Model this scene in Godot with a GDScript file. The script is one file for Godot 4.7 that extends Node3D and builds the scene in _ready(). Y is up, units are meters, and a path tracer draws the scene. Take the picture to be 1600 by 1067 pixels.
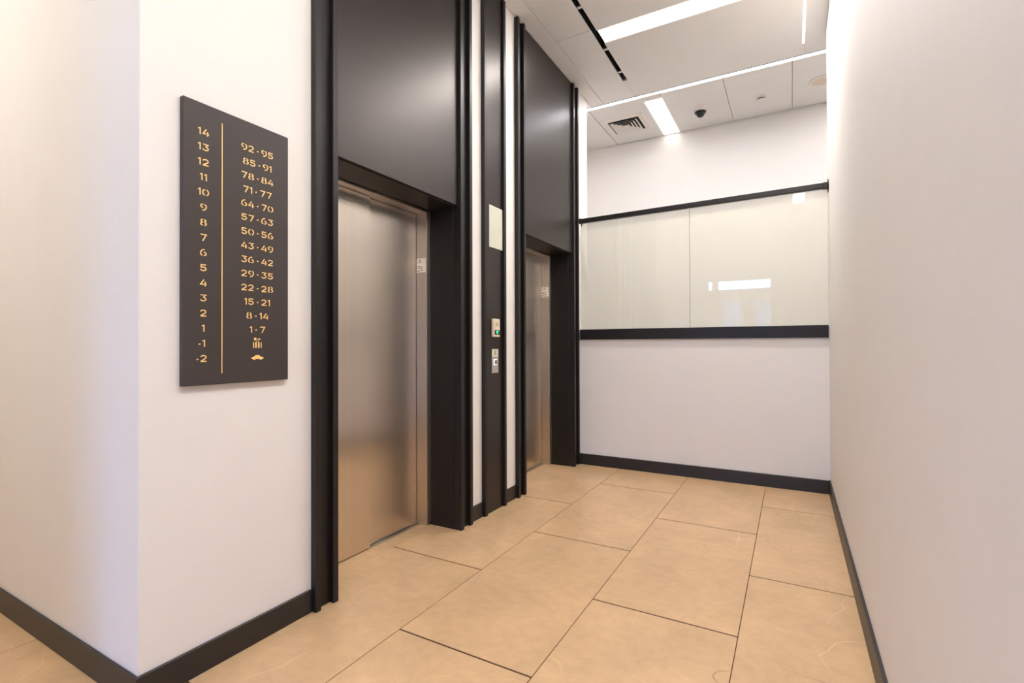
extends Node3D
# An elevator lobby: x runs from the elevator wall (-1.9) to the wall beside the camera (0.262), z runs away from the camera (negative).

const CEIL := 3.80
var M := {}
var taken := {}
var glyphs := {}

# ------------------------------------------------------------------ helpers
func numbered(called: String) -> String:
	var n: int = taken.get(called, 0)
	taken[called] = n + 1
	return called if n == 0 else "%s_%03d" % [called, n]

func thing(called: String, at: Vector3, label: String, category: String, group := "") -> Node3D:
	var o := Node3D.new()
	o.name = numbered(called)
	add_child(o, true)
	o.position = at
	o.set_meta("label", label)
	o.set_meta("category", category)
	if group != "":
		o.set_meta("group", group)
	return o

func structure(called: String, label := "") -> Node3D:
	var o := Node3D.new()
	o.name = numbered(called)
	add_child(o, true)
	o.set_meta("kind", "structure")
	if label != "":
		o.set_meta("label", label)
	return o

func part(called: String, mesh: Mesh, mat: Material, parent: Node3D, at := Vector3.ZERO) -> MeshInstance3D:
	var o := MeshInstance3D.new()
	o.name = called
	o.mesh = mesh
	o.material_override = mat
	o.position = at
	o.cast_shadow = GeometryInstance3D.SHADOW_CASTING_SETTING_ON
	parent.add_child(o, true)
	return o

func uv_of(p: Vector3, n: Vector3, off: Vector2) -> Vector2:
	var a := n.abs()
	if a.x >= a.y and a.x >= a.z:
		return Vector2(p.z, -p.y) + off
	if a.y >= a.z:
		return Vector2(p.x, p.z) + off
	return Vector2(p.x, -p.y) + off

func poly(st: SurfaceTool, pts: Array, n: Vector3, off := Vector2.ZERO) -> void:
	# a convex flat face with normal n, wound clockwise as seen from outside
	for i in range(1, pts.size() - 1):
		var a: Vector3 = pts[0]
		var b: Vector3 = pts[i]
		var c: Vector3 = pts[i + 1]
		if (b - a).cross(c - a).dot(n) > 0.0:
			var t := b
			b = c
			c = t
		for p in [a, b, c]:
			st.set_normal(n)
			st.set_uv(uv_of(p, n, off))
			st.add_vertex(p)

func add_box(st: SurfaceTool, lo: Vector3, hi: Vector3, bevel := 0.0, off := Vector2.ZERO) -> void:
	var c := (lo + hi) * 0.5
	var h := (hi - lo) * 0.5
	var b := minf(bevel, minf(h.x, minf(h.y, h.z)) * 0.9)
	for ax in 3:
		var u := (ax + 1) % 3
		var v := (ax + 2) % 3
		for s in [-1.0, 1.0]:
			var pts := []
			for k in [[-1, -1], [1, -1], [1, 1], [-1, 1]]:
				var p := Vector3.ZERO
				p[ax] = s * h[ax]
				p[u] = k[0] * (h[u] - b)
				p[v] = k[1] * (h[v] - b)
				pts.append(c + p)
			var n := Vector3.ZERO
			n[ax] = s
			poly(st, pts, n, off)
	if b <= 0.0:
		return
	for ax in 3:            # the twelve bevelled edges run along ax
		var u := (ax + 1) % 3
		var v := (ax + 2) % 3
		for su in [-1.0, 1.0]:
			for sv in [-1.0, 1.0]:
				var pts := []
				for k in [[-1, 0], [1, 0], [1, 1], [-1, 1]]:
					var p := Vector3.ZERO
					p[ax] = k[0] * (h[ax] - b)
					p[u] = su * (h[u] - (b if k[1] == 1 else 0.0))
					p[v] = sv * (h[v] - (0.0 if k[1] == 1 else b))
					pts.append(c + p)
				var n := Vector3.ZERO
				n[u] = su
				n[v] = sv
				poly(st, pts, n.normalized(), off)
	for sx in [-1.0, 1.0]:
		for sy in [-1.0, 1.0]:
			for sz in [-1.0, 1.0]:
				var s := Vector3(sx, sy, sz)
				var pts := []
				for ax in 3:
					var p := Vector3.ZERO
					for k in 3:
						p[k] = s[k] * (h[k] - (0.0 if k == ax else b))
					pts.append(c + p)
				poly(st, pts, s.normalized(), off)

func box_mesh(lo: Vector3, hi: Vector3, bevel := 0.0, off := Vector2.ZERO) -> ArrayMesh:
	var st := SurfaceTool.new()
	st.begin(Mesh.PRIMITIVE_TRIANGLES)
	add_box(st, lo, hi, bevel, off)
	return st.commit()

# a box given in world coordinates, under a parent that stands at parent.position
func slab(called: String, x0: float, x1: float, y0: float, y1: float, z0: float, z1: float, mat: Material, parent: Node3D, bevel := 0.0015, from := Vector3.INF) -> MeshInstance3D:
	var lo := Vector3(minf(x0, x1), minf(y0, y1), minf(z0, z1))
	var hi := Vector3(maxf(x0, x1), maxf(y0, y1), maxf(z0, z1))
	var at := (lo + hi) * 0.5
	var base := parent.position if from == Vector3.INF else from
	return part(called, box_mesh(lo - at, hi - at, bevel, Vector2(at.z, -at.y) if hi.x - lo.x < hi.z - lo.z else Vector2(at.x, -at.y)), mat, parent, at - base)

# a lathed profile (radius, height) about y
func lathe_mesh(profile: Array, n := 40) -> ArrayMesh:
	var st := SurfaceTool.new()
	st.begin(Mesh.PRIMITIVE_TRIANGLES)
	for i in n:
		var a0 := TAU * i / n
		var a1 := TAU * (i + 1) / n
		for k in profile.size() - 1:
			var p: Vector2 = profile[k]
			var q: Vector2 = profile[k + 1]
			var d := q - p
			var nr := Vector2(d.y, -d.x).normalized()
			var quad := [[p, a0], [p, a1], [q, a1], [q, a0]]
			var pts := []
			var nn := []
			for e in quad:
				pts.append(Vector3(e[0].x * cos(e[1]), e[0].y, e[0].x * sin(e[1])))
				nn.append(Vector3(nr.x * cos(e[1]), nr.y, nr.x * sin(e[1])))
			for t in [[0, 1, 2], [0, 2, 3]]:
				var o: Array = t
				if (pts[o[1]] - pts[o[0]]).cross(pts[o[2]] - pts[o[0]]).length() < 1e-12:
					continue
				if (pts[o[1]] - pts[o[0]]).cross(pts[o[2]] - pts[o[0]]).dot(nn[o[0]] + nn[o[1]] + nn[o[2]]) > 0.0:
					o = [t[0], t[2], t[1]]
				for j in o:
					st.set_normal(nn[j])
					st.set_uv(Vector2(pts[j].x, pts[j].z))
					st.add_vertex(pts[j])
	return st.commit()

# ------------------------------------------------------------------ materials
func flat(called: String, c: Color, rough: float, metal := 0.0, spec := 0.5) -> StandardMaterial3D:
	var m := StandardMaterial3D.new()
	m.resource_name = called
	m.albedo_color = c
	m.roughness = rough
	m.metallic = metal
	m.metallic_specular = spec
	M[called] = m
	return m

func image_texture(img: Image) -> ImageTexture:
	img.generate_mipmaps()
	return ImageTexture.create_from_image(img)

func noise(freq: float, seed_: int, oct := 4) -> FastNoiseLite:
	var f := FastNoiseLite.new()
	f.noise_type = FastNoiseLite.TYPE_SIMPLEX_SMOOTH
	f.seed = seed_
	f.frequency = freq
	f.fractal_type = FastNoiseLite.FRACTAL_FBM
	f.fractal_octaves = oct
	return f

func marble_image() -> Image:
	# beige marble, 2.4 m a side: soft clouds, small flecks, a few thin pale and brown veins
	var n := 1024
	var img := Image.create(n, n, false, Image.FORMAT_RGB8)
	var cloud := noise(0.0045, 3, 5)
	var fine := noise(0.03, 8, 3)
	var speck := noise(0.12, 14, 2)
	var warp := noise(0.006, 21, 4)
	var base := Vector3(0.785, 0.648, 0.492)
	for y in n:
		for x in n:
			var w := warp.get_noise_2d(x, y) * 34.0
			var t := cloud.get_noise_2d(x + w, y - w) * 0.075 + fine.get_noise_2d(x + w, y) * 0.040 + speck.get_noise_2d(x, y) * 0.012
			var c := base * (1.0 + t)
			img.set_pixel(x, y, Color(clampf(c.x, 0, 1), clampf(c.y, 0, 1), clampf(c.z, 0, 1)))
	# veins: wandering lines that fade in and out
	var r := RandomNumberGenerator.new()
	r.seed = 40
	for v in 34:
		var p := Vector2(r.randf() * n, r.randf() * n)
		var a := r.randf() * TAU
		var length := r.randi_range(60, 330)
		var ink := Color(0.95, 0.87, 0.75) if v % 3 != 0 else Color(0.55, 0.40, 0.27)
		var most := r.randf_range(0.25, 0.85) if v % 3 != 0 else r.randf_range(0.15, 0.5)
		var wide := r.randf_range(0.5, 1.3)
		for i in length:
			a += r.randf_range(-0.16, 0.16)
			p += Vector2(cos(a), sin(a))
			if r.randf() < 0.02:
				a += r.randf_range(-0.7, 0.7)
			var k := most * sin(PI * i / length) * r.randf_range(0.5, 1.0)
			for dy in [-1, 0, 1]:
				for dx in [-1, 0, 1]:
					var q := Vector2i(posmod(int(p.x) + dx, n), posmod(int(p.y) + dy, n))
					var f := k * clampf(wide - Vector2(dx, dy).length() * 0.8, 0.0, 1.0)
					img.set_pixelv(q, img.get_pixelv(q).lerp(ink, f))
	return img

func brushed_image() -> Image:
	# long vertical brush lines
	var img := Image.create(512, 64, false, Image.FORMAT_RGB8)
	var r := RandomNumberGenerator.new()
	r.seed = 5
	for x in 512:
		var a := r.randf_range(-0.010, 0.010)
		for y in 64:
			var v := 0.94 + a + r.randf_range(-0.006, 0.006)
			img.set_pixel(x, y, Color(v, v, v))
	return img

func plaster_image() -> Image:
	var img := Image.create(512, 512, false, Image.FORMAT_RGB8)
	var f := noise(0.01, 91, 5)
	var g := noise(0.2, 17, 2)
	for y in 512:
		for x in 512:
			var v := 0.985 + f.get_noise_2d(x, y) * 0.006 + g.get_noise_2d(x, y) * 0.005
			img.set_pixel(x, y, Color(v, v, v))
	return img

func triplanar(m: StandardMaterial3D, t: Texture2D, scale: float) -> void:
	m.albedo_texture = t
	m.uv1_triplanar = true
	m.uv1_world_triplanar = true
	m.uv1_scale = Vector3.ONE * scale

func notice_image() -> Image:
	# a small printed notice: an emblem, a thin line of text, a few short dark lines (too small in the photograph to read)
	var img := Image.create(96, 112, false, Image.FORMAT_RGB8)
	img.fill(Color(0.99, 0.95, 0.91))
	for y in range(10, 26):
		for x in range(26, 44):
			var d := Vector2(x - 35, (y - 17) * 0.9).length()
			if d < 7.0 and not (d < 3.0):
				img.set_pixel(x, y, Color(0.33, 0.25, 0.21))
	img.fill_rect(Rect2i(34, 24, 3, 5), Color(0.33, 0.25, 0.21))
	var ink := Color(0.13, 0.09, 0.08)
	img.fill_rect(Rect2i(6, 33, 56, 3), Color(0.36, 0.28, 0.24))
	var r := RandomNumberGenerator.new()
	r.seed = 12
	for row in [[10, 60, 34], [4, 73, 30], [42, 67, 28], [34, 82, 32], [6, 97, 30], [44, 93, 26]]:
		var x: int = row[0]
		while x < row[0] + row[2]:
			var w := r.randi_range(4, 9)
			img.fill_rect(Rect2i(x, row[1], mini(w, row[0] + row[2] - x), 6), ink)
			x += w + 2
	return img

func make_materials() -> void:
	var plaster := image_texture(plaster_image())
	triplanar(flat("wall_paint", Color(0.918, 0.899, 0.880), 0.62, 0.0, 0.35), plaster, 0.7)
	triplanar(flat("ceiling_paint", Color(0.905, 0.890, 0.875), 0.7, 0.0, 0.3), plaster, 0.7)
	var panel := flat("ceiling_panel", Color(0.915, 0.900, 0.882), 0.42, 0.0, 0.5)
	triplanar(panel, plaster, 0.7)
	var marble := flat("marble", Color(1, 1, 1), 0.30, 0.0, 0.45)
	marble.albedo_texture = image_texture(marble_image())
	marble.uv1_scale = Vector3.ONE / 2.4
	flat("pale_bounce", Color(0.86, 0.84, 0.81), 0.4)
	flat("grout", Color(0.33, 0.21, 0.12), 0.9)
	flat("dark_metal", Color(0.125, 0.110, 0.107), 0.42, 0.3)
	flat("panel_metal", Color(0.258, 0.238, 0.230), 0.37, 0.8)
	flat("baseboard_paint", Color(0.165, 0.145, 0.138), 0.42, 0.1)
	flat("sign_metal", Color(0.255, 0.228, 0.220), 0.5, 0.25)
	flat("gold", Color(1.0, 0.83, 0.54), 0.45, 0.25)
	var steel := flat("brushed_steel", Color(0.93, 0.89, 0.845), 0.28, 1.0)
	steel.anisotropy_enabled = true
	steel.anisotropy = 0.9
	steel.albedo_texture = image_texture(brushed_image())
	steel.uv1_scale = Vector3(1.3, 0.2, 1.0)
	flat("steel", Color(0.80, 0.78, 0.75), 0.3, 1.0)
	flat("black", Color(0.035, 0.03, 0.03), 0.5)
	flat("void_black", Color(0.05, 0.04, 0.035), 0.9)
	flat("white_plastic", Color(0.90, 0.87, 0.84), 0.4)
	flat("beige_plastic", Color(0.86, 0.79, 0.70), 0.35)
	flat("pale_glass", Color(0.81, 0.81, 0.74), 0.08)
	flat("joint_seal", Color(0.66, 0.63, 0.56), 0.5)
	flat("edge_glass", Color(0.95, 0.95, 0.90), 0.15)
	flat("dark_screen", Color(0.12, 0.14, 0.13), 0.15)
	flat("button_grey", Color(0.46, 0.46, 0.50), 0.35)
	flat("ink", Color(0.25, 0.22, 0.18), 0.6)
	flat("white_paint", Color(0.90, 0.88, 0.86), 0.4)
	flat("concrete", Color(0.55, 0.54, 0.52), 0.9)
	var glass := flat("clear_glass", Color(0.88, 0.87, 0.79, 0.30), 0.02, 0.0, 0.40)
	glass.transparency = BaseMaterial3D.TRANSPARENCY_ALPHA
	var pane := flat("door_glass", Color(0.9, 0.95, 0.95, 0.08), 0.02)
	pane.transparency = BaseMaterial3D.TRANSPARENCY_ALPHA
	var dome := flat("dome_glass", Color(0.10, 0.09, 0.09, 0.55), 0.05)
	dome.transparency = BaseMaterial3D.TRANSPARENCY_ALPHA
	var n := flat("notice_print", Color(1, 1, 1), 0.55)
	n.albedo_texture = image_texture(notice_image())
	glow("lamp_glow", Color(1.0, 0.985, 0.955), 1.6)
	glow("led_glow", Color(0.97, 0.97, 1.0), 3.5)
	glow("green_glow", Color(0.10, 0.85, 0.55), 0.75)
	glow("button_glow", Color(0.95, 0.95, 1.0), 0.8)

func glow(called: String, c: Color, e: float) -> void:
	var m := flat(called, c, 0.5)
	m.emission_enabled = true
	m.emission = c
	m.emission_energy_multiplier = e

# an area light looking down, at the face of a lamp
func area(at: Vector3, sx: float, sz: float, energy: float, c: Color, parent: Node3D) -> void:
	var l := AreaLight3D.new()
	l.name = "light"
	l.area_size = Vector2(sx, sz)
	l.light_energy = energy
	l.light_color = c
	l.area_range = 14.0
	l.area_attenuation = 2.0
	l.shadow_enabled = true
	l.rotation_degrees = Vector3(-90, 0, 0)
	parent.add_child(l, true)
	l.position = at

# ------------------------------------------------------------------ digits of the sign: strokes in a box of 1 x 1, x to the right, y up
func arc(cx: float, cy: float, rx: float, ry: float, a0: float, a1: float) -> Array:
	var out := []
	var n := int(ceil(absf(a1 - a0) / 14.0))
	for i in n + 1:
		var a := deg_to_rad(lerpf(a0, a1, float(i) / n))
		out.append(Vector2(cx + rx * cos(a), cy + ry * sin(a)))
	return out

func strokes_of(ch: String) -> Array:
	match ch:
		"0": return [arc(0.5, 0.5, 0.42, 0.42, 106, 254), arc(0.5, 0.5, 0.42, 0.42, -74, 74)]
		"1": return [[Vector2(0.02, 0.80), Vector2(0.32, 0.93)], [Vector2(0.32, 1.0), Vector2(0.32, 0.0)]]
		"2": return [arc(0.48, 0.67, 0.37, 0.25, 172, -38) + [Vector2(0.10, 0.09)], [Vector2(0.06, 0.08), Vector2(0.92, 0.08)]]
		"3": return [[Vector2(0.10, 0.92), Vector2(0.88, 0.92), Vector2(0.46, 0.60)], arc(0.47, 0.33, 0.40, 0.25, 86, -164)]
		"4": return [[Vector2(0.58, 0.95), Vector2(0.10, 0.28), Vector2(0.56, 0.28)], [Vector2(0.76, 0.66), Vector2(0.76, 0.0)], [Vector2(0.76, 0.28), Vector2(0.96, 0.28)]]
		"5": return [[Vector2(0.88, 0.92), Vector2(0.20, 0.92), Vector2(0.16, 0.50)], arc(0.47, 0.33, 0.40, 0.25, 132, -164)]
		"6": return [arc(0.5, 0.32, 0.40, 0.24, 80, -84), arc(0.62, 0.40, 0.52, 0.54, 84, 182) + arc(0.5, 0.32, 0.40, 0.24, 190, 250)]
		"7": return [[Vector2(0.08, 0.92), Vector2(0.90, 0.92), Vector2(0.40, 0.0)]]
		"8": return [arc(0.5, 0.73, 0.33, 0.20, 108, 250), arc(0.5, 0.73, 0.33, 0.20, -70, 72), arc(0.5, 0.29, 0.40, 0.22, 112, 254), arc(0.5, 0.29, 0.40, 0.22, -74, 68)]
		"9": return [arc(0.5, 0.68, 0.40, 0.24, 260, 96), arc(0.38, 0.60, 0.52, 0.54, -96, 2) + arc(0.5, 0.68, 0.40, 0.24, 10, 70)]
		"-": return [[Vector2(0.0, 0.36), Vector2(0.30, 0.42)]]
	return []

func advance(ch: String) -> float:
	return 0.46 if ch == "1" else (0.36 if ch == "-" else 1.0)

# strokes become ribbons of width w with thickness t, laid on a plate that faces +x: glyph x runs along -z
func ribbon_mesh(lines: Array, w: float, t: float, size: Vector2) -> ArrayMesh:
	var st := SurfaceTool.new()
	st.begin(Mesh.PRIMITIVE_TRIANGLES)
	for line in lines:
		var l := []
		var r := []
		for i in line.size():
			var p: Vector2 = line[i] * size
			var d0: Vector2 = (p - line[i - 1] * size).normalized() if i > 0 else Vector2.ZERO
			var d1: Vector2 = (line[i + 1] * size - p).normalized() if i < line.size() - 1 else Vector2.ZERO
			var d := (d0 + d1).normalized()
			var nn := Vector2(-d.y, d.x)
			var k := 1.0
			if i > 0 and i < line.size() - 1:
				k = minf(1.0 / maxf(0.3, absf(nn.dot(Vector2(-d1.y, d1.x)))), 2.0)
			l.append(p + nn * w * 0.5 * k)
			r.append(p - nn * w * 0.5 * k)
		for i in line.size() - 1:
			var q := []
			for e in [l[i], l[i + 1], r[i + 1], r[i]]:
				q.append(Vector3(t, e.y, -e.x))
			poly(st, q, Vector3.RIGHT)
			for pair in [[l[i], l[i + 1]], [r[i], r[i + 1]]]:
				var a := Vector3(0, pair[0].y, -pair[0].x)
				var b := Vector3(0, pair[1].y, -pair[1].x)
				var mid: Vector2 = (line[i] + line[i + 1]) * size * 0.5
				var out := ((a + b) * 0.5 - Vector3(0, mid.y, -mid.x)).normalized()
				poly(st, [a, b, b + Vector3(t, 0, 0), a + Vector3(t, 0, 0)], out)
	return st.commit()

func glyph(ch: String) -> ArrayMesh:
	if not glyphs.has(ch):
		glyphs[ch] = ribbon_mesh(strokes_of(ch), 0.0038, 0.0008, Vector2(0.0246, 0.0256))
	return glyphs[ch]

# one line of the sign: its characters are sub-parts; centre is the z of its middle
func sign_row(called: String, text: String, centre_z: float, base_y: float, front: float, sign_: Node3D, right_edge := INF) -> void:
	var gap := 0.0042
	var total := 0.0
	var spots := []
	for i in text.length():
		var ch := text[i]
		if ch == ".":
			total += 0.0155
			spots.append(total)
			total += 0.0155
		else:
			spots.append(total)
			total += advance(ch) * 0.0246 + (gap if i < text.length() - 1 and text[i + 1] != "." else 0.0)
	var row := Node3D.new()
	row.name = called
	sign_.add_child(row, true)
	var start := centre_z + total * 0.5 if right_edge == INF else right_edge + total
	row.position = Vector3(front, base_y, start) - sign_.position
	for i in text.length():
		var ch := text[i]
		if ch == ".":
			part("dash", ribbon_mesh([[Vector2(-0.0032, 0.0108), Vector2(0.0032, 0.0122)]], 0.0042, 0.0008, Vector2.ONE), M.gold, row, Vector3(0, 0, -spots[i]))
		else:
			part("minus_sign" if ch == "-" else "digit", glyph(ch), M.gold, row, Vector3(0, 0, -spots[i]))

# ------------------------------------------------------------------ the scene
func _ready() -> void:
	# camera, sky, exposure
	var cam := Camera3D.new()
	cam.name = "camera"
	add_child(cam)
	cam.basis = Basis(Vector3.UP, 0.51384878) * Basis(Vector3.RIGHT, 0.00716157) * Basis(Vector3.BACK, -0.00292829)
	cam.position = Vector3(0, 1.2, 0)
	cam.keep_aspect = Camera3D.KEEP_HEIGHT
	cam.fov = rad_to_deg(2.0 * atan(533.5 / 775.25))
	cam.near = 0.02
	cam.current = true
	var sky_m := ProceduralSkyMaterial.new()
	sky_m.sky_top_color = Color(0.46, 0.66, 0.98)
	sky_m.sky_horizon_color = Color(0.62, 0.80, 1.0)
	sky_m.ground_bottom_color = Color(0.20, 0.22, 0.25)
	sky_m.ground_horizon_color = Color(0.34, 0.38, 0.44)
	sky_m.energy_multiplier = 1.0
	var sky := Sky.new()
	sky.sky_material = sky_m
	var env := Environment.new()
	env.background_mode = Environment.BG_SKY
	env.background_energy_multiplier = 26.0
	env.sky = sky
	env.tonemap_mode = Environment.TONE_MAPPER_LINEAR
	env.tonemap_exposure = 1.31
	env.sdfgi_enabled = true
	env.ssao_enabled = true
	env.ssil_enabled = true
	var we := WorldEnvironment.new()
	we.name = "environment"
	we.environment = env
	add_child(we)

	make_materials()
	build_floor()
	build_walls()
	build_ceiling()
	build_elevators()
	build_column()
	build_sign()
	build_balustrade()
	build_lamps()
	build_ceiling_fittings()

func build_floor() -> void:
	var f := structure("floor", "beige marble tiles laid with staggered joints")
	slab("bed", -4.6, 1.4, -0.12, -0.0025, -6.4, 3.4, M.grout, f, 0.0)
	var px := 0.626
	var pz := 1.256
	var rng := RandomNumberGenerator.new()
	rng.seed = 11
	# column k has its right edge at -0.2 + (1 - k) * px, cross joints half a tile apart in turn
	for k in range(0, 8):
		var x1 := -0.201 + px * (1 - k)
		var x0 := x1 - px
		var phase := -2.857 if k % 2 == 0 else -2.235
		x1 = minf(x1, 0.255)
		var j := -3
		while true:
			var z0 := phase - pz * 2 + pz * (j + 3) - pz
			var z1 := z0 + pz
			j += 1
			if z0 > 3.2:
				break
			z0 = maxf(z0, -4.72)
			z1 = minf(z1, 3.2)
			if x1 <= -2.05:       # the passage to the left of the near corner
				if z1 < -0.86 or z0 > 1.8:
					continue
				z0 = maxf(z0, -1.2)
				z1 = minf(z1, 1.82)
			if z1 - z0 < 0.05:
				continue
			var lo := Vector3(x0 + 0.0016, -0.0024, z0 + 0.0044)
			var hi := Vector3(x1 - 0.0016, 0.0, z1 - 0.0044)
			var c := (lo + hi) * 0.5
			part("tile", box_mesh(lo - c, hi - c, 0.0012, Vector2(rng.randf() * 2.4, rng.randf() * 2.4)), M.marble, f, c)
	for z in [[-1.64, -2.634], [-3.545, -4.554]]:
		slab("threshold", -2.182, -2.080, -0.0024, 0.0, z[0], z[1], M.marble, f, 0.001)
	# unseen floor of the void, made pale to bounce light onto the ceiling
	slab("landing", -2.9, 1.3, -0.0024, 0.0, -6.3, -4.86, M.pale_bounce, f, 0.001)

func build_walls() -> void:
	var w: Material = M.wall_paint
	var top := 3.92
	var l := structure("wall_left", "white painted wall with the two elevator openings")
	slab("wall_face", -4.5, -1.9, 0, top, -0.83, -1.6, w, l, 0.002)
	slab("wall_face", -2.62, -1.9, 0, top, -2.672, -3.503, w, l, 0.002)
	slab("wall_face", -2.62, -1.9, 0, top, -4.592, -5.01, w, l, 0.002)
	for z in [[-1.6, -2.672], [-3.503, -4.592]]:
		slab("lintel", -2.62, -1.934, 2.16, top, z[0], z[1], w, l, 0.0)
		slab("shaft_wall", -2.7, -2.62, 0, top, z[0], z[1], M.void_black, l, 0.0)
	var r := structure("wall_right", "long white painted wall beside the camera")
	slab("wall_face", 0.262, 0.42, 0, top, 3.3, -4.84, w, r, 0.002)
	slab("void_wall", 1.2, 1.3, 0, top, -4.6, -6.4, w, r, 0.0)
	slab("void_return", 0.42, 1.2, 0, top, -4.72, -4.84, w, r, 0.0)
	var f := structure("wall_far", "white wall seen above and through the glass balustrade")
	slab("wall_face", -2.9, 1.3, 0, top, -6.30, -6.42, w, f, 0.0)
	slab("void_wall", -2.9, -2.8, 0, top, -5.01, -6.30, w, f, 0.0)
	slab("void_return", -2.8, -2.62, 0, top, -4.9, -5.01, w, f, 0.0)
	var p := structure("wall_parapet", "low white wall under the glass balustrade")
	slab("wall_face", -1.9, 0.262, 0, 1.352, -4.712, -4.84, w, p, 0.002)
	# unseen, reconstructed behind the camera: the vestibule with the street entrance, and the passage that leads off to the left
	var b := structure("wall_back")
	slab("wall_face", -2.2, -1.78, 0, top, 3.2, 3.36, w, b, 0.0)
	slab("wall_face", -0.38, 0.262, 0, top, 3.2, 3.36, w, b, 0.0)
	slab("wall_face", -1.78, -0.38, 2.74, top, 3.2, 3.36, w, b, 0.0)
	var v := structure("wall_vestibule")
	slab("wall_face", -2.2, -1.96, 0, top, 0.15, 3.2, w, v, 0.002)  # unseen wall, its edge placed to cut off the daylight strip
	slab("wall_face", -4.5, -2.2, 0, top, 1.8, 1.95, w, v, 0.002)
	slab("wall_face", -4.6, -4.5, 0, top, 1.95, -1.0, w, v, 0.0)
	var d := structure("door_3", "white street entrance with glazed leaves and a transom")
	for y in [[0.0, 0.10], [2.20, 2.49], [2.69, 2.74]]:
		slab("rail", -1.78, -0.38, y[0], y[1], 3.22, 3.30, M.white_paint, d, 0.002)
	for x in [[-1.78, -1.742], [-1.658, -1.517], [-0.42, -0.38]]:
		slab("stile", x[0], x[1], 0.10, 2.69, 3.22, 3.30, M.white_paint, d, 0.002)
	for x in [[-1.742, -1.658], [-1.517, -1.41], [-1.02, -0.715]]:
		slab("stile", x[0], x[1], 0.10, 2.20, 3.22, 3.30, M.white_paint, d, 0.002)
	for q in [[-1.742, -1.658, 2.49, 2.69], [-1.517, -0.42, 2.49, 2.69], [-1.41, -1.02, 0.10, 2.20], [-0.715, -0.42, 0.10, 2.20]]:
		slab("pane", q[0], q[1], q[2], q[3], 3.257, 3.263, M.door_glass, d, 0.0)
	# pavement and an added low wall, set to dim the mirrored entrance panes
	var g := structure("ground_street")
	slab("pavement", -14.0, 12.0, -0.12, -0.02, 3.42, 16.0, M.concrete, g, 0.0)
	var o := structure("wall_street_added")  # unseen wall added to darken the lower panes in the reflection
	slab("wall_face", -14.0, 12.0, -0.02, 3.1, 14.0, 14.4, M.concrete, o, 0.0)
	slab("coping", -14.0, 12.0, 3.1, 3.2, 13.95, 14.45, M.concrete, o, 0.01)
	# baseboards
	var h := 0.103
	var k: Material = M.baseboard_paint
	var bl := structure("baseboard_left", "dark painted baseboard under the elevator wall and its near end")
	slab("board", -1.9, -1.889, 0, h, -0.819, -1.507, k, bl, 0.002)
	slab("board", -4.5, -1.9, 0, h, -0.83, -0.819, k, bl, 0.002)
	slab("board", -1.9, -1.889, 0, h, -2.772, -2.928, k, bl, 0.002)
	slab("board", -1.9, -1.889, 0, h, -3.228, -3.427, k, bl, 0.002)
	var bf := structure("baseboard_far", "dark baseboard along the low wall")
	slab("board", -1.9, 0.25, 0, h + 0.005, -4.712, -4.698, k, bf, 0.002)
	var br := structure("baseboard_right", "dark baseboard along the right wall")
	slab("board", 0.25, 0.262, 0, h + 0.01, 3.2, -4.712, k, br, 0.002)

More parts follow.
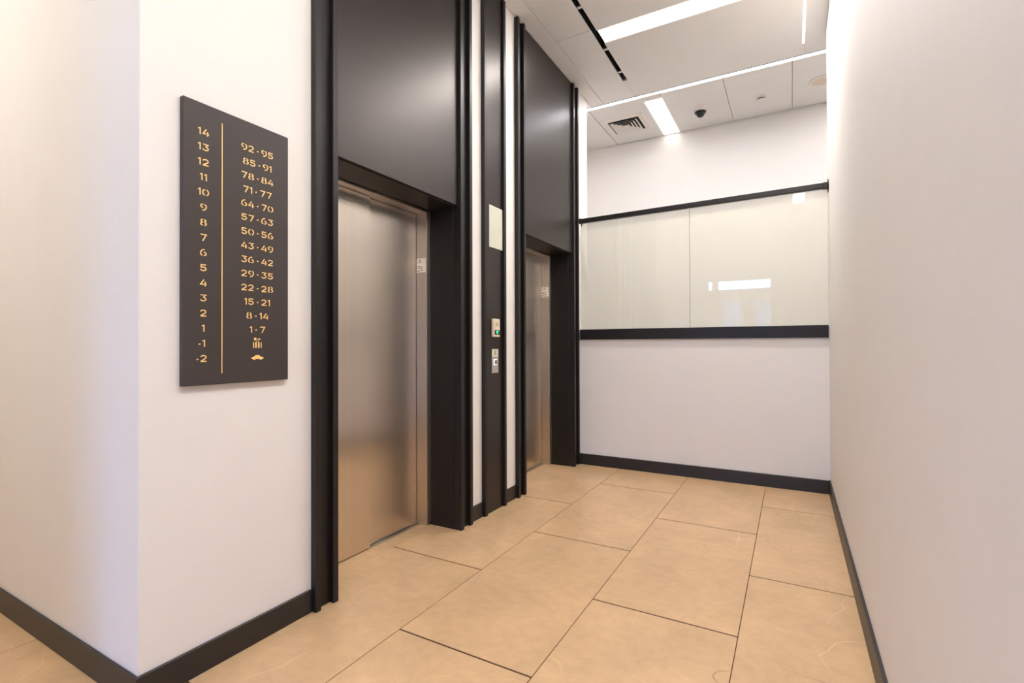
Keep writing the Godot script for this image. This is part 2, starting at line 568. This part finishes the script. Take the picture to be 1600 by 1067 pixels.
func build_ceiling() -> void:
	var c := structure("ceiling", "suspended ceiling of pale metal panels with light slots")
	slab("slab", -4.6, 1.4, 3.92, 4.05, -6.42, 3.4, M.ceiling_paint, c, 0.0)
	var e := CEIL + 0.02
	# plaster borders along both walls, then the panels
	slab("border", -1.9, -1.757, CEIL, e, 3.2, -5.155, M.ceiling_paint, c, 0.006)
	slab("border", 0.109, 0.262, CEIL, e, -1.02, -5.155, M.ceiling_paint, c, 0.002)
	var zs := [-5.155, -3.885, -2.60, -1.33, -0.06, 1.21, 3.2]
	for i in zs.size() - 1:
		slab("ceiling_panel", -1.752, -1.443, CEIL, e, zs[i] + 0.0025, zs[i + 1] - 0.0025, M.ceiling_panel, c, 0.002)
	for z in [[-5.155, -4.108], [-3.915, -1.62], [-1.425, -0.93]]:
		slab("ceiling_panel", -1.395, 0.093, CEIL, e, z[0], z[1], M.ceiling_panel, c, 0.002)
	slab("ceiling_panel", -1.395, 0.02, CEIL, e, -0.927, 1.06, M.ceiling_panel, c, 0.002)
	slab("ceiling_panel", 0.215, 0.262, CEIL, e, -1.018, 1.06, M.ceiling_panel, c, 0.002)
	slab("ceiling_panel", -1.395, 0.262, CEIL, e, 1.063, 3.2, M.ceiling_panel, c, 0.002)
	slab("ceiling_panel", -1.395, -0.757, CEIL, e, -1.617, -1.428, M.ceiling_panel, c, 0.002)
	slab("ceiling_panel", 0.02, 0.215, CEIL, e, -1.018, -0.932, M.ceiling_panel, c, 0.002)
	slab("ceiling_panel", -1.957, -1.9, CEIL, e, -0.83, 3.2, M.ceiling_panel, c, 0.002)
	slab("ceiling_panel", -2.2, -1.96, CEIL, e, -0.83, 0.15, M.ceiling_panel, c, 0.002)
	slab("ceiling_panel", -2.85, -2.2, CEIL, e, -0.83, 1.8, M.ceiling_panel, c, 0.002)
	slab("ceiling_panel", -4.5, -3.85, CEIL, e, -0.83, 1.8, M.ceiling_panel, c, 0.002)
	slab("ceiling_panel", -3.847, -2.853, CEIL, e, -0.83, 0.397, M.ceiling_panel, c, 0.002)
	slab("ceiling_panel", -3.847, -2.853, CEIL, e, 0.593, 1.8, M.ceiling_panel, c, 0.002)
	slab("ceiling_panel", 0.0935, 0.1085, CEIL, e, -4.965, -5.155, M.ceiling_panel, c, 0.0)
	for z in [[-4.106, -3.917], [-1.618, -1.427]]:
		slab("ceiling_panel", 0.083, 0.093, CEIL, e, z[0], z[1], M.ceiling_panel, c, 0.0)
	# the open slot between the panels: painted black inside for its unlit depth, with hangers
	slab("slot_back", -1.46, -1.38, CEIL + 0.07, CEIL + 0.08, 3.2, -4.80, M.void_black, c, 0.0)
	slab("slot_side", -1.452, -1.445, e, CEIL + 0.07, 3.2, -4.80, M.void_black, c, 0.0)
	slab("slot_side", -1.3955, -1.3915, e, CEIL + 0.07, 3.2, -4.80, M.void_black, c, 0.0)
	slab("slot_glow_fill", -1.443, -1.395, CEIL + 0.004, CEIL + 0.02, -4.80, -5.155, M.ceiling_panel, c, 0.001)  # pale filler standing in for the light line's glow in the slot
	for z in [-4.67, -4.25, -3.62, -3.0]:
		slab("hanger", -1.443, -1.395, CEIL + 0.02, CEIL + 0.035, z, z + 0.03, M.steel, c, 0.001)
	# beyond the cross slot, above the void
	for x in [[-2.8, -1.962], [-1.957, -1.372], [-1.176, -0.578], [-0.574, 0.016], [0.020, 0.648], [0.842, 1.2]]:
		slab("ceiling_panel", x[0], x[1], CEIL, e, -5.215, -6.285, M.ceiling_panel, c, 0.002)
	slab("ceiling_panel", -2.8, -1.9, CEIL, e, -5.01, -5.155, M.ceiling_panel, c, 0.002)
	slab("ceiling_panel", 0.262, 1.2, CEIL, e, -4.84, -5.155, M.ceiling_panel, c, 0.002)
	slab("slot_back", -2.8, 1.2, CEIL + 0.045, CEIL + 0.055, -5.13, -5.24, M.white_paint, c, 0.0)

func surround(z0: float, width: float, label: String) -> void:
	# dark metal portal: two posts with a recessed strip at each side, deep jambs, a soffit and a tall panel above the doors
	var z1 := z0 - 0.128            # inner face of the near post
	var z2 := z1 - width            # inner face of the far jamb
	var t := thing("elevator_surround", Vector3(-1.9, 0, (z1 + z2) * 0.5), label, "door surround", "dark metal elevator surrounds")
	var top := 3.792
	var m: Material = M.dark_metal
	for s in [[z0, z0 - 0.03, -1.899], [z1 + 0.03, z1, -1.93], [z2, z2 - 0.033, -1.93], [z2 - 0.105, z2 - 0.135, -1.899]]:
		slab("post", s[2], -1.865, 0, top, s[0], s[1], m, t, 0.002)
	slab("recessed_strip", -1.899, -1.891, 0, top, z0 - 0.03, z1 + 0.03, m, t, 0.001)
	slab("recessed_strip", -1.899, -1.891, 0, top, z2 - 0.033, z2 - 0.105, m, t, 0.001)
	slab("jamb", -2.118, -1.93, 0, 2.102, z1 + 0.03, z1, m, t, 0.001)
	slab("jamb", -2.118, -1.93, 0, 2.102, z2, z2 - 0.033, m, t, 0.001)
	slab("soffit", -2.118, -1.905, 2.102, 2.125, z1 + 0.03, z2 - 0.033, m, t, 0.001)
	slab("upper_panel", -1.93, -1.889, 2.108, top, z1, z2, M.panel_metal, t, 0.002)

func doors(z1: float, z2: float, label: String, sticker: String) -> void:
	var t := thing("elevator_door", Vector3(-2.17, 0, (z1 + z2) * 0.5), label, "elevator door", "brushed steel elevator doors")
	var s: Material = M.brushed_steel
	slab("frame_jamb", -2.25, -2.12, 0, 2.10, z1, z1 - 0.034, s, t, 0.0015)
	slab("frame_jamb", -2.25, -2.12, 0, 2.10, z2 + 0.034, z2, s, t, 0.0015)
	slab("frame_head", -2.25, -2.12, 2.087, 2.10, z1 - 0.034, z2 + 0.034, s, t, 0.0015)
	var half := (z1 + z2) * 0.5
	slab("door_panel", -2.202, -2.178, 0.006, 2.085, z1 - 0.036, half - 0.012, s, t, 0.002)
	slab("door_panel", -2.232, -2.208, 0.006, 2.085, half + 0.01, z2 + 0.037, s, t, 0.002)
	slab("sill", -2.25, -2.184, -0.002, 0.003, z1 - 0.036, z2 + 0.036, M.steel, t, 0.001)
	var n := thing("notice_sticker", Vector3(-2.166, 1.69, z2 + 0.034), sticker, "sticker", "notices on the elevator door frames")
	var q := QuadMesh.new()
	q.size = Vector2(0.078, 0.094)
	part("paper", box_mesh(Vector3(-0.039, 0, 0.0001), Vector3(0.039, 0.094, 0.0006)), M.white_plastic, n)
	part("print", q, M.notice_print, n, Vector3(0, 0.047, 0.0008))

func build_elevators() -> void:
	surround(-1.510, 0.997, "tall dark metal surround of the near elevator, next to the number sign")
	surround(-3.412, 1.015, "tall dark metal surround of the far elevator, next to the glass balustrade")
	doors(-1.640, -2.634, "brushed steel two-panel doors of the near elevator", "small white notice stuck on the steel frame of the near elevator door")
	doors(-3.542, -4.554, "brushed steel two-panel doors of the far elevator", "small white notice stuck on the steel frame of the far elevator door")

func build_column() -> void:
	var t := thing("control_column", Vector3(-1.9, 0, -3.08), "narrow dark metal column carrying the call button between the two elevators", "column")
	slab("post", -1.9, -1.868, 0, 3.792, -2.928, -2.96, M.dark_metal, t, 0.002)
	slab("post", -1.9, -1.868, 0, 3.792, -3.196, -3.228, M.dark_metal, t, 0.002)
	slab("face_plate", -1.9, -1.887, 0, 3.792, -2.96, -3.196, M.panel_metal, t, 0.0)

	var g := thing("display_plate", Vector3(-1.887, 1.905, -3.101), "pale greenish glass plate high on the column between the elevators", "glass plate")
	slab("plate", -1.887, -1.881, 1.905, 2.209, -3.009, -3.193, M.edge_glass, g, 0.002)
	slab("glass_face", -1.881, -1.8795, 1.910, 2.204, -3.013, -3.189, M.pale_glass, g, 0.0006)

	var i := thing("floor_indicator", Vector3(-1.887, 1.258, -3.083), "small beige floor indicator with a green down arrow on the column", "indicator")
	slab("case", -1.887, -1.866, 1.258, 1.391, -3.036, -3.130, M.beige_plastic, i, 0.005)
	slab("window", -1.866, -1.8652, 1.275, 1.308, -3.052, -3.122, M.dark_screen, i, 0.0002)
	part("down_arrow", ribbon_mesh([[Vector2(-0.016, 0.020), Vector2(0.0, 0.0), Vector2(0.016, 0.020)], [Vector2(-0.006, 0.016), Vector2(0.006, 0.016)]], 0.009, 0.0006, Vector2.ONE), M.green_glow, i, Vector3(0.0219, 0.024, -0.005))
	# faint floor number on its face
	for k in 2:
		part("digit", ribbon_mesh(strokes_of("3" if k == 0 else "4"), 0.0030, 0.0005, Vector2(0.018, 0.024)), M.ink, i, Vector3(0.0211, 0.082, 0.018 - k * 0.024))

	var b := thing("call_button_plate", Vector3(-1.887, 0.998, -3.086), "steel call button plate with a lit square button below the floor indicator", "call button")
	slab("plate", -1.887, -1.883, 0.998, 1.172, -3.041, -3.132, M.steel, b, 0.001)
	slab("label_tile", -1.883, -1.8825, 1.114, 1.170, -3.043, -3.130, M.pale_glass, b, 0.0002)
	part("pictogram", ribbon_mesh([[Vector2(-0.008, 0.014), Vector2(-0.008, -0.014)], [Vector2(-0.008, 0.012), Vector2(0.009, 0.012)], [Vector2(-0.008, 0.0), Vector2(0.007, 0.0)], [Vector2(-0.008, -0.012), Vector2(0.009, -0.012)]], 0.005, 0.0004, Vector2.ONE), M.ink, b, Vector3(0.0045, 0.146, 0.0))
	slab("button_ring", -1.883, -1.8805, 1.055, 1.098, -3.067, -3.106, M.button_glow, b, 0.001)
	slab("button", -1.8805, -1.8790, 1.061, 1.092, -3.074, -3.106, M.button_grey, b, 0.0006)

func build_sign() -> void:
	var t := thing("directory_sign", Vector3(-1.9, 1.056, -1.167), "dark metal wall sign listing floors and apartment numbers in gold", "sign")
	slab("plate", -1.9, -1.8788, 1.056, 2.092, -0.956, -1.379, M.sign_metal, t, 0.002)
	slab("divider_line", -1.8788, -1.8780, 1.096, 2.044, -1.0937, -1.0970, M.gold, t, 0.0002)
	var fx := -1.8788
	var floors := ["14", "13", "12", "11", "10", "9", "8", "7", "6", "5", "4", "3", "2", "1", "-1", "-2"]
	var homes := ["92.95", "85.91", "78.84", "71.77", "64.70", "57.63", "50.56", "43.49", "36.42", "29.35", "22.28", "15.21", "8.14", "1.7"]
	for i in floors.size():
		var y := 1.9995 - 0.0256 - i * 0.0555
		if floors[i].begins_with("-"):
			sign_row("floor_number", floors[i], 0, y, fx, t, -1.0405 if i == 15 else -1.0345)
		else:
			sign_row("floor_number", floors[i], -1.0270, y, fx, t)
		if i < homes.size():
			sign_row("apartment_numbers", homes[i], -1.2390, y, fx, t)
	# storeroom mark: a key lying over upright bars
	var k := Node3D.new()
	k.name = "storage_symbol"
	t.add_child(k, true)
	k.position = Vector3(fx, 1.1917, -1.2385) - t.position
	for b in [[-0.0165, 0.0035], [-0.0065, 0.0062], [0.0055, 0.0062], [0.0160, 0.0035]]:
		part("bar", ribbon_mesh([[Vector2(b[0], 0.0), Vector2(b[0], 0.0225)]], b[1], 0.0008, Vector2.ONE), M.gold, k)
	part("key_head", ribbon_mesh([arc(-0.0095, 0.0355, 0.0028, 0.0032, 0, 360)], 0.0054, 0.0008, Vector2.ONE), M.gold, k)
	part("key_shaft", ribbon_mesh([[Vector2(0.0005, 0.0350), Vector2(0.0125, 0.0350)]], 0.0050, 0.0008, Vector2.ONE), M.gold, k)
	part("handle", ribbon_mesh([arc(0.0, 0.0235, 0.0065, 0.0045, 10, 170)], 0.0018, 0.0008, Vector2.ONE), M.gold, k)
	# parking mark: a car seen from the side
	var st := SurfaceTool.new()
	st.begin(Mesh.PRIMITIVE_TRIANGLES)
	var outline := [Vector2(-0.0258, 0.006), Vector2(-0.0245, 0.0115), Vector2(-0.0165, 0.0135), Vector2(-0.0085, 0.0200), Vector2(0.0060, 0.0205), Vector2(0.0140, 0.0140), Vector2(0.0235, 0.0120), Vector2(0.0258, 0.0085), Vector2(0.0245, 0.0050),
		Vector2(0.0185, 0.0045), Vector2(0.0165, 0.0015), Vector2(0.0115, 0.0015), Vector2(0.0095, 0.0045), Vector2(-0.0095, 0.0045), Vector2(-0.0115, 0.0015), Vector2(-0.0165, 0.0015), Vector2(-0.0185, 0.0045)]
	var flat_ := PackedVector2Array(outline)
	var idx := Geometry2D.triangulate_polygon(flat_)
	for j in range(0, idx.size(), 3):
		var tri := []
		for e in 3:
			tri.append(Vector3(0.0008, flat_[idx[j + e]].y, -flat_[idx[j + e]].x))
		poly(st, tri, Vector3.RIGHT)
	for j in flat_.size():
		var a := flat_[j]
		var b := flat_[(j + 1) % flat_.size()]
		var n2 := (b - a).orthogonal().normalized()
		if Geometry2D.is_point_in_polygon((a + b) * 0.5 + n2 * 0.0003, flat_):
			n2 = -n2
		poly(st, [Vector3(0, a.y, -a.x), Vector3(0, b.y, -b.x), Vector3(0.0008, b.y, -b.x), Vector3(0.0008, a.y, -a.x)], Vector3(0, n2.y, -n2.x))
	part("car_symbol", st.commit(), M.gold, t, Vector3(fx, 1.1422, -1.2389) - t.position)

func build_balustrade() -> void:
	var t := thing("glass_balustrade", Vector3(-0.82, 1.253, -4.712), "glass balustrade with dark rails on the low white wall at the far end", "balustrade")
	slab("bottom_channel", -1.862, 0.256, 1.253, 1.354, -4.712, -4.690, M.dark_metal, t, 0.002)
	slab("glass_pane", -1.858, -0.808, 1.354, 2.460, -4.722, -4.714, M.clear_glass, t, 0.0)
	slab("glass_pane", -0.803, 0.258, 1.354, 2.460, -4.722, -4.714, M.clear_glass, t, 0.0)
	slab("pane_edge", -0.808, -0.803, 1.354, 2.440, -4.722, -4.714, M.joint_seal, t, 0.0)
	var rail := part("top_rail", box_mesh(Vector3(-1.044, -0.0215, -0.020), Vector3(1.044, 0.0215, 0.020), 0.003), M.dark_metal, t, Vector3(-0.806, 2.459, -4.70) - t.position)
	rail.rotation.z = 0.0128
	var fl := lathe_mesh([Vector2(0.0, 0.0), Vector2(0.046, 0.0), Vector2(0.052, -0.003), Vector2(0.052, -0.007), Vector2(0.0, -0.007)].map(func(p): return Vector2(p.x, -p.y)), 36)
	var a := part("wall_flange", fl, M.dark_metal, t, Vector3(0.262, 2.470, -4.70) - t.position)
	a.rotation.z = PI / 2
	slab("rail_socket", 0.222, 0.255, 2.446, 2.494, -4.725, -4.675, M.dark_metal, t, 0.002)
	slab("rail_socket", -1.860, -1.835, 2.418, 2.470, -4.725, -4.675, M.dark_metal, t, 0.002)
	slab("clamp_screw", -1.850, -1.843, 2.395, 2.418, -4.712, -4.702, M.dark_metal, t, 0.001)

func lamp(x0: float, x1: float, z0: float, z1: float, energy: float, label: String) -> Node3D:
	var c := Vector3((x0 + x1) * 0.5, CEIL, (z0 + z1) * 0.5)
	var t := thing("linear_lamp", c, label, "ceiling lamp", "recessed linear ceiling lamps")
	slab("housing", x0 + 0.004, x1 - 0.004, CEIL + 0.008, CEIL + 0.06, z0 + 0.004, z1 - 0.004, M.white_plastic, t, 0.001)
	slab("diffuser", x0 + 0.006, x1 - 0.006, CEIL + 0.001, CEIL + 0.008, z0 + 0.006, z1 - 0.006, M.lamp_glow, t, 0.001)
	area(Vector3(0, -0.004, 0), x1 - x0 - 0.02, z1 - z0 - 0.02, energy, Color(1.0, 0.985, 0.96), t)
	return t

func build_lamps() -> void:
	lamp(-1.393, 0.082, -4.106, -3.917, 3.6, "long bright ceiling lamp across the lobby in front of the elevators")
	lamp(-0.755, 0.082, -1.618, -1.427, 0.95, "long ceiling lamp across the lobby above the near elevator, out of frame")
	lamp(0.022, 0.213, -0.928, 1.058, 4.3, "long ceiling lamp above the camera, mirrored in the balustrade glass")
	lamp(-3.845, -2.855, 0.40, 0.59, 3.2, "ceiling lamp over the passage left of the sign wall, out of frame")
	var t := lamp(-1.370, -1.178, -6.285, -5.325, 0.07, "short bright ceiling lamp beside the square air vent")
	slab("end_plate", -1.370, -1.178, CEIL + 0.002, CEIL + 0.02, -5.322, -5.215, M.white_plastic, t, 0.002)
	for x in [-1.335, -1.213]:
		slab("screw", x - 0.005, x + 0.005, CEIL - 0.001, CEIL + 0.002, -5.262, -5.252, M.steel, t, 0.001)
	lamp(0.650, 0.840, -6.285, -5.325, 0.32, "unseen ceiling lamp added behind the right wall to brighten the stair void")  # added lamp, lights the far wall and ceiling from out of sight
	# light lines in the slots
	var s := thing("light_line", Vector3(-0.8, CEIL, -5.185), "thin white light line running across the ceiling beyond the long lamp", "light strip", "thin light lines in the ceiling slots")
	slab("diffuser", -2.78, 1.18, CEIL + 0.006, CEIL + 0.03, -5.176, -5.204, M.led_glow, s, 0.003)
	slab("slot_filler", -2.78, 1.18, CEIL + 0.004, CEIL + 0.03, -5.158, -5.174, M.void_black, s, 0.001)  # black filler painting in the dark gap beside the near panel
	slab("slot_filler", -2.78, 1.18, CEIL + 0.010, CEIL + 0.03, -5.206, -5.213, M.white_plastic, s, 0.001)
	area(Vector3(0, 0.004, -0.005), 3.9, 0.026, 1.8, Color(0.97, 0.97, 1.0), s)
	var r := thing("light_line", Vector3(0.1, CEIL, -3.0), "thin white light line in the ceiling along the right wall", "light strip", "thin light lines in the ceiling slots")
	slab("diffuser", 0.096, 0.106, CEIL - 0.003, CEIL + 0.019, -1.03, -4.96, M.led_glow, r, 0.003)
	area(Vector3(0.002, -0.008, 0), 0.010, 3.9, 1.8, Color(0.97, 0.97, 1.0), r)

func build_ceiling_fittings() -> void:
	var c := CEIL
	var v := thing("air_vent", Vector3(-1.69, c, -5.775), "square white air vent with nested louvers in the far ceiling", "air vent")
	frame_ring("frame", 0.25, 0.180, 0.0, -0.008, v)
	part("throat", box_mesh(Vector3(-0.178, -0.001, -0.178), Vector3(0.178, 0.0, 0.178)), M.black, v)
	for k in 4:
		louver_ring(0.158 - k * 0.037, v)
	part("centre_plate", box_mesh(Vector3(-0.024, -0.014, -0.024), Vector3(0.024, -0.010, 0.024), 0.002), M.white_plastic, v)

	var k := thing("dome_camera", Vector3(-0.865, c, -5.775), "small white security camera with a dark dome on the far ceiling", "security camera")
	part("base", lathe_mesh([Vector2(0.0, 0.0), Vector2(0.070, 0.0), Vector2(0.072, -0.006), Vector2(0.066, -0.010), Vector2(0.066, -0.030), Vector2(0.060, -0.036), Vector2(0.0, -0.036)]), M.white_plastic, k)
	part("collar", lathe_mesh([Vector2(0.0, -0.036), Vector2(0.060, -0.036), Vector2(0.060, -0.046), Vector2(0.052, -0.050), Vector2(0.0, -0.050)]), M.black, k)
	var ball := [Vector2(0.048, -0.050)]
	for i in 9:
		var a := deg_to_rad(i * 11.25)
		ball.append(Vector2(0.046 * cos(a), -0.052 - 0.046 * sin(a)))
	part("dome", lathe_mesh(ball), M.dark_screen, k)

	var s := thing("smoke_detector", Vector3(-0.264, c, -5.83), "small round white smoke detector on the far ceiling", "smoke detector")
	part("base", lathe_mesh([Vector2(0.0, 0.0), Vector2(0.052, 0.0), Vector2(0.052, -0.008), Vector2(0.046, -0.012), Vector2(0.0, -0.012)]), M.white_plastic, s)
	part("gap_ring", lathe_mesh([Vector2(0.0, -0.012), Vector2(0.034, -0.012), Vector2(0.034, -0.022), Vector2(0.0, -0.022)]), M.ink, s)
	part("cap", lathe_mesh([Vector2(0.0, -0.022), Vector2(0.038, -0.022), Vector2(0.040, -0.030), Vector2(0.030, -0.042), Vector2(0.0, -0.046)]), M.white_plastic, s)

	var d := thing("ceiling_downlight", Vector3(0.268, c, -5.745), "round beige speaker in the far ceiling, cut off by the right wall", "downlight")  # round downlight, modelled unlit as a plain beige disc
	part("rim", lathe_mesh([Vector2(0.078, 0.0), Vector2(0.104, 0.0), Vector2(0.104, -0.005), Vector2(0.098, -0.010), Vector2(0.084, -0.010), Vector2(0.078, -0.004), Vector2(0.078, 0.0)]), M.white_plastic, d)
	part("disc", lathe_mesh([Vector2(0.0, -0.001), Vector2(0.078, -0.001), Vector2(0.078, -0.003), Vector2(0.0, -0.003)]), M.beige_plastic, d)

# a flat square ring under the ceiling
func frame_ring(called: String, outer: float, inner: float, y0: float, y1: float, parent: Node3D) -> void:
	var st := SurfaceTool.new()
	st.begin(Mesh.PRIMITIVE_TRIANGLES)
	for q in 4:
		var b := Basis(Vector3.UP, q * PI / 2)
		for f in [
			[[Vector3(-outer, y0, outer), Vector3(outer, y0, outer), Vector3(outer - 0.012, y1, outer - 0.012), Vector3(-outer + 0.012, y1, outer - 0.012)], Vector3(0, -0.8, 0.6)],
			[[Vector3(-outer + 0.012, y1, outer - 0.012), Vector3(outer - 0.012, y1, outer - 0.012), Vector3(inner, y1, inner), Vector3(-inner, y1, inner)], Vector3.DOWN],
			[[Vector3(-inner, y1, inner), Vector3(inner, y1, inner), Vector3(inner, y0, inner), Vector3(-inner, y0, inner)], Vector3(0, 0, -1)],
		]:
			var pts := []
			for p in f[0]:
				pts.append(b * p)
			poly(st, pts, b * f[1])
	part(called, st.commit(), M.white_plastic, parent)

# one square louver: four slanting blades
func louver_ring(r: float, parent: Node3D) -> void:
	var st := SurfaceTool.new()
	st.begin(Mesh.PRIMITIVE_TRIANGLES)
	var i := r - 0.029
	var y0 := -0.003
	var y1 := -0.020
	for q in 4:
		var b := Basis(Vector3.UP, q * PI / 2)
		var n := Vector3(0, -(r - i), (y0 - y1)).normalized()
		for f in [
			[[Vector3(-r, y1, r), Vector3(r, y1, r), Vector3(i, y0, i), Vector3(-i, y0, i)], Vector3(0, -0.9, -0.4)],
			[[Vector3(-r, y1 + 0.002, r), Vector3(r, y1 + 0.002, r), Vector3(i, y0 + 0.002, i), Vector3(-i, y0 + 0.002, i)], Vector3(0, 0.9, 0.4)],
			[[Vector3(-r, y1, r), Vector3(r, y1, r), Vector3(r, y1 + 0.002, r), Vector3(-r, y1 + 0.002, r)], Vector3(0, 0, 1)],
		]:
			var pts := []
			for p in f[0]:
				pts.append(b * p)
			poly(st, pts, (b * f[1]).normalized())
	part("louver", st.commit(), M.white_plastic, parent)
